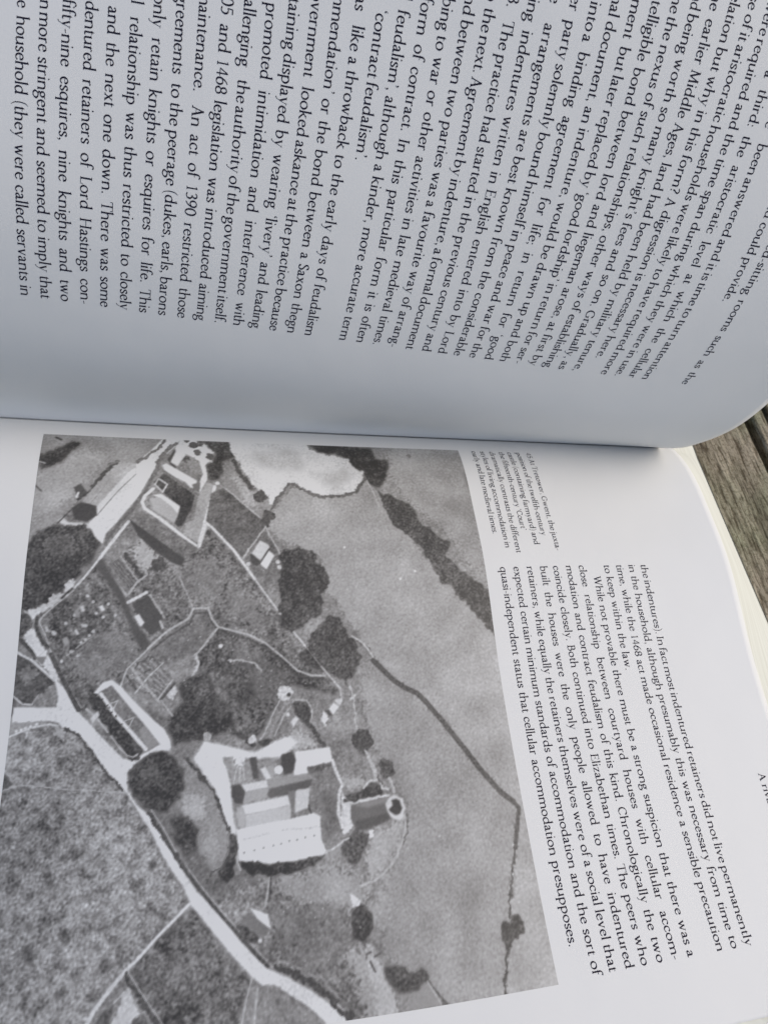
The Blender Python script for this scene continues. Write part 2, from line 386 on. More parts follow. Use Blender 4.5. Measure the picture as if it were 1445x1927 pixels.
# line, text hidden before the anchor word, s of the anchor word, rest of line, s of its end
LEFT = [
(0, "rooms for each of the guests, as in many bed-", 83.89, "sitting rooms such as the", 49.17),
(1, "which could be let out as both a bed and ", 92.33, "could provide.", 73.48),
(3, "These questions have ", 107.34, "been answered and it is time to turn attention", 49.17),
(4, "first, second and a ", 117.0, "third: the aristocratic level at which the cellular", 49.17),
(5, "rooms that were ", 125.51, "required and the time span during which they were in use.", 49.17),
(6, "see some use ", 129.06, "of it aristocratic households were likely to have required more", 49.17),
(7, "and of the relation ", 122.33, "but why in this form? A digression is necessary here.", 53.78),
(8, "in part to the ", 126.47, "earlier Middle Ages, land had been held by military tenure,", 49.17),
(9, "so many men and ", 126.57, "being worth so many knight’s fees and so on. Gradually, as", 49.17),
(10, "it had to become ", 125.21, "the nexus of such relationships, other ways of establishing", 49.17),
(11, "in the more intelligible ", 115.33, "bond between lord and liegeman arose, at first by", 49.17),
(12, "knights by payment ", 118.23, "but later replaced by ‘good lordship’ in return for ser-", 49.17),
(13, "was set in a formal ", 121.77, "document, an indenture, would be drawn up and both", 49.17),
(14, "they had entered into ", 118.7, "a binding agreement for life; in return for ‘good", 49.17),
(15, "each to the other ", 120.26, "party solemnly bound himself in peace and war for the", 49.17),
(16, "in writing. The ", 118.91, "arrangements are best known from the considerable", 49.17),
(17, "the text of surviving ", 116.88, "indentures written in English entered into by Lord", 49.17),
(18, "in 1469 and 1483. ", 117.78, "The practice had started in the previous century and", 49.17),
(19, "so to the next or to ", 119.1, "the next. Agreement by indenture, a formal document", 49.17),
(20, "which they agreed and ", 116.25, "between two parties was a favourite way of arrang-", 49.17),
(21, "with the men subscribing ", 112.78, "to war or other activities in late medieval times.", 49.17),
(22, "of what was also a form ", 110.43, "of contract. In this particular form it is often", 49.17),
(23, "a sort of late bastard ", 115.56, "feudalism’, although a kinder, more accurate term", 49.17),
(24, "since known here as ", 114.91, "‘contract feudalism’.", 87.84),
(25, "In this way it was ", 111.33, "like a throwback to the early days of feudalism", 49.17),
(26, "the older custom of commendation’ ", 97.79, "or the bond between a Saxon thegn", 49.17),
(27, "does show why the government ", 99.09, "looked askance at the practice because", 49.17),
(28, "at the number of those retaining ", 104.12, "displayed by wearing ‘livery’ and leading", 49.17),
(29, "who had by then also promoted ", 96.91, "intimidation and interference with", 49.17),
(30, "of the men and so challenging ", 98.11, "the authority of the government itself.", 49.17),
(31, "at law and so by the 1405 ", 106.95, "and 1468 legislation was introduced aiming", 49.17),
(32, "at both livery and at maintenance. ", 92.07, "An act of 1390 restricted those", 49.17),
(33, "who made such private agreements ", 95.22, "to the peerage (dukes, earls, barons", 49.17),
(34, "and to those who could only ", 102.37, "retain knights or esquires for life. This", 49.17),
(35, "and so the scope of legal ", 105.32, "relationship was thus restricted to closely", 49.17),
(36, "between the lord and rank ", 106.47, "and the next one down. There was some", 49.17),
(37, "as with the two men and indentured ", 92.96, "retainers of Lord Hastings con-", 49.17),
(38, "who were two lords and fifty-", 100.23, "nine esquires, nine knights and two", 49.17),
(39, "but the act had by then been even ", 103.41, "more stringent and seemed to imply that", 49.17),
(40, "that the men who were of the ", 102.1, "household (they were called servants in", 49.17),
]
RIGHT = [
(0, 48.12, "the indentures). In fact most indentured retainers did not live permanently", 145.73),
(1, 48.12, "in the household, although presumably this was necessary from time to", 145.73),
(2, 48.12, "time, while the 1468 act made occasional residence a sensible precaution", 145.73),
(3, 48.12, "to keep within the law.", 79.0),
(4, 51.5, "While not provable there must be a strong suspicion that there was a", 145.73),
(5, 48.12, "close relationship between courtyard houses with cellular accom-", 145.73),
(6, 48.12, "modation and contract feudalism of this kind. Chronologically the two", 145.73),
(7, 48.12, "coincide closely. Both continued into Elizabethan times. The peers who", 145.73),
(8, 48.12, "built the houses were the only people allowed to have indentured", 145.73),
(9, 48.12, "retainers, while equally the retainers themselves were of a social level that", 145.73),
(10, 48.12, "expected certain minimum standards of accommodation and the sort of", 145.73),
(11, 48.12, "quasi-independent status that cellular accommodation presupposes.", 139.9),
]
CAPTION = [
(49.4, "45 At Tretower, Gwent, the juxta-", 43.4), (46.0, "position of the twelfth-century", 38.4),
(42.95, "castle (containing farmyard) and", 41.4), (39.97, "the fifteenth-century ‘Court’", 36.5),
(36.8, "dramatically contrasts the different", 43.9), (33.7, "styles of living accommodation in", 42.3),
(30.75, "early and late medieval times.", 37.7),
]

PRINT = """
P150,0.44,1:1206,29 860,54 884,107 939,158 996,173 1085,286 1118,338 1176,388 1200,395
P165,1.14,2:1195,213 1136,162 1074,125 1020,122 1029,175 1088,256 1134,301 1180,346
P78,0.60,1:1183,151 1175,180 1153,180 1129,162 1112,136 1089,107 1090,92 1110,93 1141,119 1166,130
S78,0.64,0:1148,79 1135,86
S200,0.29,0:1179,163 1165,167
S95,0.41,0:1180,235 1165,250
P200,0.27,0:1119,331 1107,320 1093,335 1048,337 1015,359 1026,377 1054,342 1098,348
P140,0.27,1:734,40 -46,0 -8,889 -4,1467 464,1472 550,1340 438,1036 423,791 505,677 604,510 594,321 533,203 453,246
P160,0.44,1:542,247 511,220 454,254 378,248 311,199 282,244 185,432 93,559 -6,681 -1,848 -10,1152 29,1076 96,996 174,875 236,811 331,717 388,617 447,530 464,433 520,409 575,377 602,337
P153,0.72,2:339,730 223,818 98,1009 17,1102 75,1297 123,1459 321,1464 388,1280 297,1119 289,1050 353,924 370,794
P163,0.49,1:221,805 92,972 4,1091 28,1170 77,1317 123,1468 -10,1468 -8,1163 -4,835 -2,673
P154,1.04,2:219,71 -17,59 -1,402 -3,592 84,384 207,252 241,149
P152,1.11,2:176,69 -10,59 2,296 75,242 145,167
P122,1.08,2:9,163 -17,163 -11,231 6,232
P123,0.27,1:771,405 753,345 631,498 505,677 423,791 436,803 525,738 603,667 655,631 720,615 741,567 773,573 845,649 876,654 933,541 964,445 936,389 910,389 816,455
P134,1.08,2:816,455 738,420 697,493 709,562 787,532 828,490
P172,0.54,2:933,425 917,377 883,404 869,433 899,474 913,446
P132,0.67,2:710,507 644,537 577,622 643,619 695,576
P105,0.50,1:718,615 738,647 769,681 764,718 785,748 809,760 789,792 825,815 835,851 810,883 774,885 745,844 678,880 629,901 578,818 545,769 475,787 423,804 493,749 525,734 603,663 681,627
P116,0.77,2:681,643 603,687 526,751 552,782 603,816 641,814 679,761
P96,0.63,2:705,708 680,696 641,724 628,777 666,825 691,785
P123,0.26,1:741,567 718,615 739,641 769,681 800,690 854,713 878,663 846,636 785,596
P113,0.37,1:1064,501 1009,428 940,527 876,654 918,685 934,722 938,747 963,734 997,764 1013,800 1024,806 1037,793 1139,588 1140,576 1123,563 1070,525
P130,0.75,2:1026,630 984,605 934,620 894,660 934,710 975,733 999,745 1037,719 1051,693
P90,0.39,1:1182,388 1160,360 1124,341 1092,345 1055,337 1021,359 1006,395 1022,424 1045,451 1056,478 1073,498 1078,511 1102,517 1130,550 1159,562 1189,568 1195,443
P104,0.79,2:1140,374 1090,367 1063,388 1073,423 1122,430 1149,409
P84,0.77,2:1096,444 1048,416 1034,437 1068,478 1103,498 1138,523 1164,510
P196,0.13,1:1174,559 1157,560 1130,550 1114,521 1083,518 1085,491 1065,487 1069,511 1106,544 1137,573 1155,582 1169,562
P202,0.12,1:1169,620 1155,611 1149,601 1140,627 1112,666 1102,674 1082,730 1090,733 1108,710 1144,672 1168,633
P90,0.25,1:1188,575 1171,565 1158,575 1152,591 1156,606 1178,629
S88,0.87,0:1176,633 1151,659 1140,676
P128,0.12,0:1144,673 1114,674 1122,694
P92,0.12,0:1199,671 1169,665 1137,688 1097,730 1087,734 1112,760 1127,772 1137,787 1154,788 1190,767
P125,0.49,2:1177,709 1149,691 1128,716 1156,741
S196,0.62,0:1183,662 1147,682 1092,730
S212,0.36,0:1183,765 1158,785 1137,786 1124,764
P140,0.24,1:1124,764 1096,742 1083,755 1082,792 1121,795 1137,788
P95,0.24,1:1196,767 1177,773 1168,796 1184,820 1196,826
P215,0.11,0:1090,733 1082,734 1063,755 1029,807 999,839 962,877 924,915 903,921 843,888 824,893 819,903 854,903 889,923 904,941 912,952 908,986 889,1016 865,1036 856,1042 815,1108 787,1152 754,1200 722,1233 694,1263 667,1298 610,1355 569,1375 524,1403 470,1444 457,1462 464,1472 497,1464 526,1435 566,1406 599,1384 623,1383 643,1365 678,1328 716,1283 764,1226 781,1192 835,1114 847,1086 877,1041 909,993 922,980 968,929 1005,879 1033,851 1064,841 1075,829 1092,825 1177,829 1178,792 1081,794 1080,765
P152,0.12,1:1193,829 1136,825 1092,825 1134,839 1190,856
D205,0.36,0:1166,846 1155,844 1146,840 1135,837 1122,832
P143,0.11,1:1274,874 1179,865 1093,834 1065,844 1032,854 973,928 910,994 847,1092 774,1212 961,1428 1182,1422
S210,0.48,0:1226,872 1180,859 1134,839 1093,832 1075,836
S92,0.59,1:1060,841 1025,861 992,904 954,950 920,982
P170,0.24,1:1078,836 1060,844 1058,871 1075,859
S188,0.23,0:1172,974 1144,966 1097,970 1050,977 991,982 910,991 858,992
S185,0.35,0:1205,990 1158,966 1180,936
P95,0.23,1:1206,939 1180,939 1160,964 1199,985
P112,0.10,1:765,1229 721,1283 679,1333 643,1368 661,1420 672,1449 822,1436 883,1337 828,1285
P140,0.10,1:637,1377 623,1384 599,1384 566,1406 526,1435 497,1464 680,1448 659,1411
S190,0.29,0:643,1370 654,1403 665,1446
S185,0.47,0:632,1389 641,1448
S208,0.60,0:767,1223 797,1250 833,1282 863,1313 888,1334
S200,0.75,0:888,1334 912,1360 944,1398 961,1428
P190,0.19,1:893,1377 881,1367 861,1403 847,1434 917,1430 899,1401
S90,0.94,1:887,1342 873,1369 848,1400 822,1434
P100,0.18,1:929,1403 909,1391 917,1430 947,1428
P100,0.18,1:868,1416 853,1408 837,1435 877,1432
S190,0.19,0:885,1338 860,1372 812,1433
S200,0.28,0:909,1389 888,1371
P135,0.31,1:677,1191 604,1188 424,1171 382,1229 405,1337 359,1455 457,1462 511,1400 610,1348 667,1292 722,1226 705,1189
P152,0.54,2:588,1197 496,1185 404,1206 397,1258 500,1247 567,1230
P128,0.62,2:590,1258 454,1252 428,1334 509,1382 572,1338
P165,0.50,2:445,1342 396,1357 359,1459 419,1460 435,1409
P180,0.40,1:411,1328 392,1340 374,1381 359,1436 356,1462 396,1460 402,1404
P150,0.34,1:802,931 779,933 724,1000 689,1093 689,1125 711,1176 728,1175 756,1120 787,1052 817,1005
P175,0.68,2:783,996 741,1011 735,1056 769,1059 793,1030
P122,0.33,1:856,1040 811,1011 781,1058 751,1120 722,1165 694,1188 700,1218 727,1216 755,1183 802,1106
P92,0.44,1:810,1051 775,1048 752,1077 756,1120 779,1134 802,1095
P160,0.44,2:746,1099 717,1090 705,1135 728,1149
P88,0.35,1:907,943 891,926 862,910 833,906 809,919 790,950 783,985 796,1007 810,1028 839,1038 874,1019 898,995 909,971
P100,0.70,2:887,950 855,934 825,947 841,981 876,979
S92,0.88,1:862,1034 837,1071 801,1125 784,1150
S190,0.22,0:855,1030 826,1072 799,1119
S92,0.72,0:784,1150 744,1202 711,1240 667,1290 631,1330 610,1351
S185,0.21,0:776,1150 737,1201 705,1239 665,1283
S185,0.20,0:651,1299 612,1341
S92,1.17,1:592,1353 552,1372 511,1398 481,1427 466,1446
S190,0.39,0:475,1431 465,1441
S150,0.40,2:583,1344 540,1362 499,1388 470,1423
P222,0.10,0:645,1240 628,1248 607,1257 601,1286 623,1270
P122,0.10,0:664,1266 645,1250 603,1285 616,1298
P90,0.10,1:674,1272 662,1267 624,1299 633,1309 657,1299
D205,0.41,0:624,1304
S180,0.43,0:601,1186 608,1226 612,1241
S90,0.32,0:598,1184 602,1227
P84,0.21,1:430,1267 418,1258 398,1264 386,1285 394,1314 410,1329 432,1319 435,1294
P205,0.22,1:430,1234 413,1246 409,1259 429,1261
S182,0.56,1:319,1172 340,1193 371,1214 406,1224
P92,0.41,1:377,1381 342,1378 316,1396 288,1395 283,1409 310,1432 344,1427 369,1408
S95,0.61,1:289,1404 271,1437 255,1459
P150,0.20,0:285,1414 262,1460 342,1457 311,1434
S185,0.20,0:287,1414 264,1456
D90,1.06,1:453,1453
S100,0.41,0:407,1352 398,1349
S95,0.41,0:401,1366 393,1384
S105,0.41,0:391,1358 380,1354
P216,0.15,0:864,50 818,46 842,97 882,148 900,195 928,260 948,291 978,337 1001,367 1006,394 1026,374 1045,337 1026,315 1028,292 983,230 939,188 940,159 904,112
P216,0.16,0:821,46 742,83 733,107 749,132 735,150 759,156 753,200 775,253 783,242 766,188 777,144 810,121 842,103
S118,0.98,1:860,54 884,105 937,154
S122,1.13,1:837,80 863,110 886,155
S118,1.00,1:882,155 911,244 939,294 971,341 999,391
D95,1.14,1:792,86 796,148 810,142
D105,1.01,1:749,128 782,114 811,65 774,80
P150,0.31,1:813,145 788,133 773,166 767,191 795,184
P176,0.14,0:1066,278 1008,190 970,159 940,158 939,188 1026,312 1029,289
P208,0.14,0:1029,292 961,192 940,171 938,191 1026,315
S135,0.21,0:1026,316 981,247 938,193
S150,0.17,0:1046,285 994,200 950,161
P165,0.29,1:1009,174 984,156 950,158 994,206 1048,270 1062,279
S92,1.01,1:988,153 1021,199 1073,270
P88,0.14,0:1089,296 1066,278 1029,289 1026,315 1049,334 1079,327
S95,0.41,0:1089,301 1118,338
P92,0.14,0:1089,237 1071,224 1056,247 1062,258 1077,264
P150,0.14,0:1071,227 1061,222 1045,238 1055,249
S215,0.56,0:1076,252 1079,264
S120,0.60,1:1010,166 984,152
P92,0.33,1:785,68 694,67 695,106 677,121 707,134 719,149 713,167 720,202 749,208 759,183 756,151 739,143 732,117 749,92
P205,0.16,0:839,103 813,111 813,125 833,164 857,147
P82,0.16,0:860,144 842,105 839,113 852,151 833,168 843,171
P212,0.15,0:871,160 862,156 781,209 783,230 797,231 811,214 867,182
P120,0.15,0:794,221 772,214 774,250 788,234
P88,0.15,0:873,194 867,186 785,253 792,290 805,321 813,344 824,347 836,337 824,306 822,290 853,259 871,243 885,228 890,216
S122,0.75,0:870,179 825,215 774,254
S206,0.44,0:880,205 857,222 868,246 888,223 880,205
P178,0.14,0:900,264 870,259 835,295 827,313 836,337 889,298
P220,0.14,0:895,255 871,251 822,287 827,310 842,290 870,264
S214,0.85,0:892,236 911,257 918,275 911,294 874,321 833,356 812,375 775,405
P124,0.14,0:934,308 915,302 874,334 773,408 791,431 804,439 923,344
P86,0.14,0:949,322 923,344 804,437 813,456 836,447 883,411 921,374
P168,0.15,0:755,213 732,223 743,273 768,398 811,367 807,337 786,326 777,258
P196,0.14,0:743,281 738,297 765,398 776,390
S210,0.87,0:734,226 746,281 759,341 771,402
D205,0.60,0:727,216 720,244 730,273
P206,0.17,1:693,57 476,58 471,84 434,104 388,113 357,122 345,152 319,167 327,199 354,236 393,248 454,254 490,237 526,215 548,230 572,272 586,280 593,272 593,256 621,239 642,206 670,144 684,115 695,102
P190,1.35,2:639,103 503,96 477,156 568,177 626,142
P192,1.33,2:479,175 370,163 358,200 451,219
S105,0.96,1:586,293 556,243 533,216 518,215 475,246 439,257 378,250 346,237 317,195
P150,0.31,1:713,142 684,129 663,162 628,231 600,256 586,289 615,321 643,297 708,232
P178,0.61,2:685,181 643,239 615,297 643,281 678,223
S98,1.27,1:684,140 663,189 635,231
D92,1.84,1:614,256
D95,1.65,1:594,316 606,339
P110,0.15,0:744,246 709,229 618,321 602,345 609,353 661,437 756,337
S190,0.45,1:709,229 664,273 618,318
S208,0.71,0:759,332 740,349 685,414 631,495
S206,0.47,0:631,495 604,535 577,574 544,623 502,678
P122,0.14,1:661,439 602,353 562,434 560,476 597,503 624,488
S190,0.43,1:661,437 630,392 602,348 582,393 560,439
P205,0.14,0:617,388 596,400 592,408 617,445 639,425
P216,0.14,0:594,417 580,432 601,470 617,455
P88,0.14,0:644,429 639,425 617,448 624,461 636,455
S95,0.28,0:594,414 619,455
D198,0.56,1:572,450 568,465 647,454
S170,0.65,0:1005,442 974,486 940,530
P112,0.13,1:985,453 959,431 914,493 935,517
S95,0.18,1:982,452 933,513
S140,0.18,1:979,449 931,510
S95,0.18,1:976,446 928,508
S140,0.18,1:973,444 926,505
S95,0.18,1:970,442 924,501
S140,0.18,1:967,440 921,498
S95,0.18,1:964,437 919,496
S140,0.18,1:961,434 917,493
S88,1.06,1:949,422 907,485
S178,0.53,1:939,410 919,418 895,477 919,498 936,525
S182,0.33,1:961,428 913,496
D92,1.88,1:868,451
S168,0.40,1:820,479 801,518 782,562
P92,0.39,0:1012,428 1000,438 953,514 917,594 876,650 888,667 905,653 936,587 972,513 1017,458
S208,0.81,0:948,332 981,385 1009,431
S208,0.58,0:1009,431 1037,474 1062,506
S190,0.31,0:1065,514 1105,550 1131,576 1138,589 1122,621 1106,660 1074,718 1045,768 1025,796
S88,0.87,0:1143,579 1145,599 1129,634 1113,651
S92,1.10,0:1104,669 1084,707 1057,756 1031,801
S88,0.51,0:1069,509 1091,532
D190,0.38,0:1031,528 1017,543 1058,575 1008,571 981,549 963,577 1076,594 1031,600 1042,673 1059,663 1079,686 991,581 1103,616 1037,642 1028,635 1020,625 1011,615
P195,0.13,0:1047,553 1039,551 1034,565 1042,568
P150,0.13,0:1060,564 1050,562 1045,577 1054,582
P212,0.13,0:1003,555 995,551 988,563 996,567
P195,0.13,0:1124,602 1119,599 1113,612 1120,615
P195,0.13,0:1109,611 1094,616 1098,623 1104,623
P190,0.13,0:1042,596 1024,599 1026,605 1038,605
P205,0.13,0:1056,611 1051,608 1043,622 1049,623
P160,0.12,0:1083,632 1071,625 1063,642 1074,650
S175,0.25,1:1048,655 1014,628
S175,0.25,1:1068,672 1052,660
P90,0.13,0:926,548 885,529 851,586 858,594 854,616 877,628 897,608 918,568
S205,0.78,0:935,546 893,522
S178,0.52,1:885,529 848,586
P216,0.13,0:919,581 908,576 894,598 902,608
S190,0.51,0:857,596 850,612
S98,0.52,0:879,671 836,634 787,604 776,579 747,578
S188,0.52,0:882,661 840,621 791,592 779,567 744,566
S98,0.65,0:743,579 733,604 716,625 681,637 642,649 603,674 564,710 526,746 493,758 458,759
S192,0.46,0:744,566 734,594 718,615 681,627 642,639 603,661 564,696 525,734 493,748 458,751
S182,0.52,1:720,618 751,660 769,682
S182,0.63,2:769,682 763,705 773,730 791,748
P195,0.25,1:830,765 816,753 808,766 819,788 831,780
D205,0.52,0:711,663
S168,0.52,2:692,702 661,700 629,709 613,729
S140,0.37,2:729,758 697,810 684,867
P84,0.49,1:803,747 779,730 736,732 710,784 684,824 678,861 714,877 744,887 780,879 810,889 826,852 813,816 796,792
P130,0.25,1:940,751 923,691 882,661 843,701 820,740 851,789 869,782 910,767
S100,0.20,1:929,743 858,780
S160,0.20,1:925,737 855,776
S100,0.20,1:922,730 853,773
S160,0.20,1:918,724 849,769
S100,0.20,1:914,719 847,767
S160,0.20,1:910,713 843,763
S100,0.20,1:906,707 841,759
S160,0.20,1:903,701 839,756
S100,0.20,1:898,695 835,752
S160,0.20,1:895,690 833,750
S100,0.20,1:891,683 829,746
S160,0.20,1:887,677 827,742
S100,0.20,1:884,671 824,739
S100,0.63,2:910,713 887,686 862,687 855,707 885,722
S90,0.62,1:927,723 903,761
S92,0.62,0:850,791 816,748
S190,0.37,0:940,751 928,710 882,663
S186,0.37,0:906,768 878,731 845,698
S184,0.37,0:854,786 822,741
S170,0.62,0:916,707 887,752
S165,0.62,0:883,750 848,792
S188,0.31,0:845,787 817,825
S190,0.24,0:838,851 826,840
P84,0.12,1:1011,777 987,768 952,815 878,899 889,918 908,915 961,851 988,814
P116,0.36,1:897,780 861,813 818,840 841,857 873,822
P216,0.12,0:1001,765 981,739 960,734 938,751 909,784 860,832 835,854 820,882 817,901 843,888 874,852 910,811 946,766
P120,0.12,0:988,762 960,746 910,806 878,844 846,886 869,902 896,879 939,828 965,796
P145,0.24,0:893,851 878,844 846,886 869,902
S212,0.84,0:983,766 968,786 948,815 920,845 896,872 874,897
S200,0.24,0:965,791 943,783 955,806
S200,0.24,0:928,832 905,824 913,842
D85,0.24,1:977,779 967,793 956,809 943,820 930,837 961,797
D80,0.97,1:999,776 983,789
S195,0.42,0:1013,800 987,823 961,855
S195,0.30,0:953,864 935,888 915,909 901,914 892,908
P200,0.12,0:1003,821 987,805 982,814 997,834
P86,0.28,1:563,454 569,431 548,416 520,414 485,418 467,433 476,450 452,464 439,494 443,523 461,541 458,565 467,597 497,609 524,631 544,640 564,616 570,567 570,511
P152,0.41,1:511,632 470,606 463,621 484,647 504,652
P90,0.27,1:501,673 484,640 463,616 442,601 415,609 402,631 397,651 374,680 365,715 378,747 401,766 402,783 421,764 447,747 473,737 506,719 518,692
S140,0.20,0:502,678 466,728
S192,0.39,0:466,728 422,785
S195,0.39,0:422,784 420,814
P76,0.36,1:475,53 278,76 277,119 239,118 241,149 256,198 274,222 293,217 311,199 319,167 345,152 357,116 395,102 441,98
P92,0.31,1:283,229 266,244 246,247 209,270 178,296 180,323 165,349 142,353 131,384 98,401 97,418 116,442 95,458 77,490 40,507 37,523 5,539 -16,608 -10,681 4,676 34,635 53,605 80,574 99,543 112,525 135,527 146,488 164,449 182,416 209,382 243,353 256,331 267,296
S188,0.41,1:311,199 292,253 279,305
S160,0.48,2:279,305 260,373
D118,0.76,1:169,100
D215,0.30,0:394,412 205,487 248,508
S120,0.68,1:383,659 350,688 334,717
S200,0.41,0:387,655 363,671 347,691 332,717
S92,1.32,0:335,721 287,774 261,794 229,811 210,833 175,881 130,949 92,1009 53,1062 24,1087
S92,1.00,0:24,1087 13,1102 24,1136 40,1186
S88,0.47,1:40,1186 60,1245 83,1322
S84,0.64,1:88,1336 105,1394 125,1468
D195,0.24,0:44,1180 57,1240
P82,0.11,1:77,1319 60,1319 50,1336 56,1356 71,1364 81,1366 93,1381 101,1380 109,1364 109,1339 97,1328 87,1337
D200,1.79,2:556,788
D90,0.51,0:547,792
S188,0.37,1:569,804 597,861 616,896
S182,0.38,1:537,808 563,844 582,886
S150,0.75,2:553,807 581,856 598,891
P92,0.13,1:546,814 527,808 504,813 492,843 501,862 516,858 531,840
S190,0.38,1:531,805 504,808 492,831 494,852
P208,0.13,0:545,856 532,844 525,851 538,870
D200,0.50,1:552,838
P214,0.13,0:453,834 440,818 427,829 443,848
P196,0.13,0:439,811 417,809 423,827 432,822
P205,0.25,1:474,857 465,833 454,853 463,872
P90,0.13,0:463,837 452,834 443,850 452,850
S192,0.39,2:399,776 390,812 389,885
S118,0.52,1:382,813 370,833 366,870
S205,0.52,0:397,812 386,804
S88,0.87,1:509,855 491,881 477,905 466,920
P178,0.61,2:604,913 567,894 529,878 480,913 531,923 580,929
P222,0.35,0:767,925 744,887 702,898 653,914 626,920 604,909 567,894 548,890 530,906 555,925 568,936 627,935 701,926 691,956 682,998 677,1061 670,1085 671,1096 686,1091 700,1048 718,995 742,964
P150,0.24,1:701,926 629,935 627,985 677,990 687,959
P215,0.60,1:677,922 651,929 659,953 674,946
S200,0.24,0:668,946 677,987
S200,0.24,0:662,947 663,984
S195,0.24,0:657,947 652,980
P95,0.12,0:642,932 625,931 620,979 632,981
S90,0.85,1:678,867 653,887 631,904
P90,0.24,1:623,899 598,889 586,895 610,912
D198,0.98,2:634,891
D170,0.97,2:736,877
S92,0.69,1:779,927 754,958 724,995 710,1024 698,1059 686,1090
P150,0.12,1:615,941 586,935 581,953 599,961 612,957
P200,0.12,0:659,990 603,984 599,1001 651,1007
P162,0.12,0:652,1006 599,1001 600,1022 656,1031
P88,0.12,0:682,992 663,988 651,1006 657,1031 671,1031 681,1015
P152,0.12,0:602,990 587,983 508,975 498,990 592,1003
P102,0.12,0:593,1003 498,991 510,1016 534,1018 552,1020 597,1024 603,1016
P224,0.12,0:537,927 454,922 450,958 510,964 509,977 541,979 536,945
P90,0.12,0:568,930 543,926 535,945 544,974 563,976 569,954
P118,0.24,1:510,963 450,957 441,977 506,978
P165,0.12,0:599,955 586,952 580,974 596,978
D222,0.96,0:575,964
P206,0.12,0:617,959 605,955 592,981 604,984
P136,0.23,1:499,986 452,964 436,1013 446,1058 432,1116 440,1140 481,1135 486,1077 506,1012
P118,0.58,2:480,1032 450,1029 443,1104 474,1123
P206,0.12,0:659,1035 556,1022 550,1043 651,1056
P186,0.11,0:651,1056 550,1043 551,1072 652,1088
P172,0.11,0:669,1041 658,1036 650,1057 652,1087 667,1078
P128,0.12,0:555,1014 540,1012 538,1044 548,1057
P202,0.12,0:538,1012 506,1010 511,1052 542,1061
S90,0.35,0:510,1047 505,1066
P226,0.11,0:670,1085 551,1072 500,1065 486,1072 486,1122 474,1151 540,1158 598,1160 666,1148
S212,0.57,1:654,1106 573,1094 490,1095
D105,0.18,0:654,1133 632,1130 612,1127 591,1124 574,1122 556,1118 539,1117 521,1114 501,1112
P78,0.16,1:663,1151 638,1151 598,1162 541,1160 474,1151 488,1163 518,1178 559,1184 604,1185 638,1177 660,1165
S200,0.27,0:670,1132 669,1150 662,1167
P86,0.22,1:686,1093 669,1097 668,1132 675,1153 677,1179 689,1190 705,1184 709,1166 694,1146 685,1125
S90,0.32,1:705,1158 722,1165 736,1190
S205,0.72,1:451,954 440,989 430,1009 440,1030 444,1070 437,1102
P208,0.23,1:431,1025 420,1044 410,1073 416,1104 432,1118 440,1087
D95,0.59,1:423,1048
P112,0.18,0:415,1057 342,1045 329,1070 324,1093 351,1102 383,1110 407,1110 417,1084
P140,0.48,0:409,1055 333,1045 328,1058 379,1065
P92,0.47,0:408,1090 331,1081 326,1095 383,1112 405,1110
S202,0.60,1:427,1052 377,1048 326,1042
P200,0.12,0:323,1047 311,1042 304,1048 293,1052 292,1064 288,1074 294,1082 294,1093 305,1101 318,1095 326,1088 331,1078 335,1063 329,1053
P76,0.12,0:320,1054 308,1052 300,1057 299,1066 296,1074 303,1085 314,1088 325,1079 329,1074 318,1066
P84,0.12,1:423,1035 374,1019 364,1010 346,1011 338,1034 345,1041 389,1046 414,1050
S198,0.49,1:382,1021 367,1007 343,1006 339,1026 325,1029
P165,0.48,2:435,995 385,994 374,1013 419,1026
S185,0.47,1:292,1087 295,1119 307,1151 322,1174
S105,0.35,1:286,1088 289,1120 301,1152
P165,0.57,2:365,1112 301,1101 307,1151 356,1200 392,1207 387,1154
P92,0.17,1:445,1137 426,1119 407,1107 378,1119 386,1143 400,1169 416,1181 431,1176 441,1154
P205,0.12,1:378,1113 368,1111 370,1128 380,1128
S192,0.45,1:479,1149 455,1140 425,1124
D88,2.53,1:377,912
P92,0.38,1:394,914 365,935 369,949 386,945
D98,1.86,1:325,982
P98,0.25,1:342,974 328,957 317,976 302,992 310,1003 333,1006
S182,0.74,2:370,941 361,962 351,999
S182,0.61,1:319,1006 311,1036
S100,0.49,1:345,1000 339,1016
D190,0.13,0:644,695 567,763 591,755 910,597 498,674 717,533 681,641 921,517 794,742 649,495 914,722 835,519 481,746 790,756 682,674 826,747 613,767 768,505 866,469 789,645 918,663 776,551 783,606 608,473 588,731 909,697 760,638 927,461 837,751 832,690 507,767 772,566 687,703 871,687 454,1349 587,1346 573,1255 487,1353 535,1349 492,1258 532,1232 574,1223 475,1366 559,1208 415,1301 516,1243 490,1339 509,1273 352,1293 316,895 15,484 182,1343 185,1200 288,833 320,1236 234,858 94,1269 25,875 216,1142 158,677 164,500 279,1362 65,1057 157,733
"""

# ------------------------------------------------------------ the aerial photograph printed on the right page
# every field, wood, roof and road of it, traced in tenths of a millimetre on the paper
PW, PH, PX, PS0, PS1 = 118.4, 139.5, 26.41, 6.61, 146.12
def smooth_noise(h, wd, cell, rng):
    """isotropic noise with features about one cell across, unit variance"""
    fy = np.fft.fftfreq(h)[:, None]; fx = np.fft.rfftfreq(wd)[None]
    r2 = (fx * fx + fy * fy) * cell * cell
    n = np.fft.irfft2(np.fft.rfft2(rng.standard_normal((h, wd))) * np.sqrt(r2 + 1e-9) * np.exp(-r2 * 3.2), s=(h, wd))
    return n / n.std()

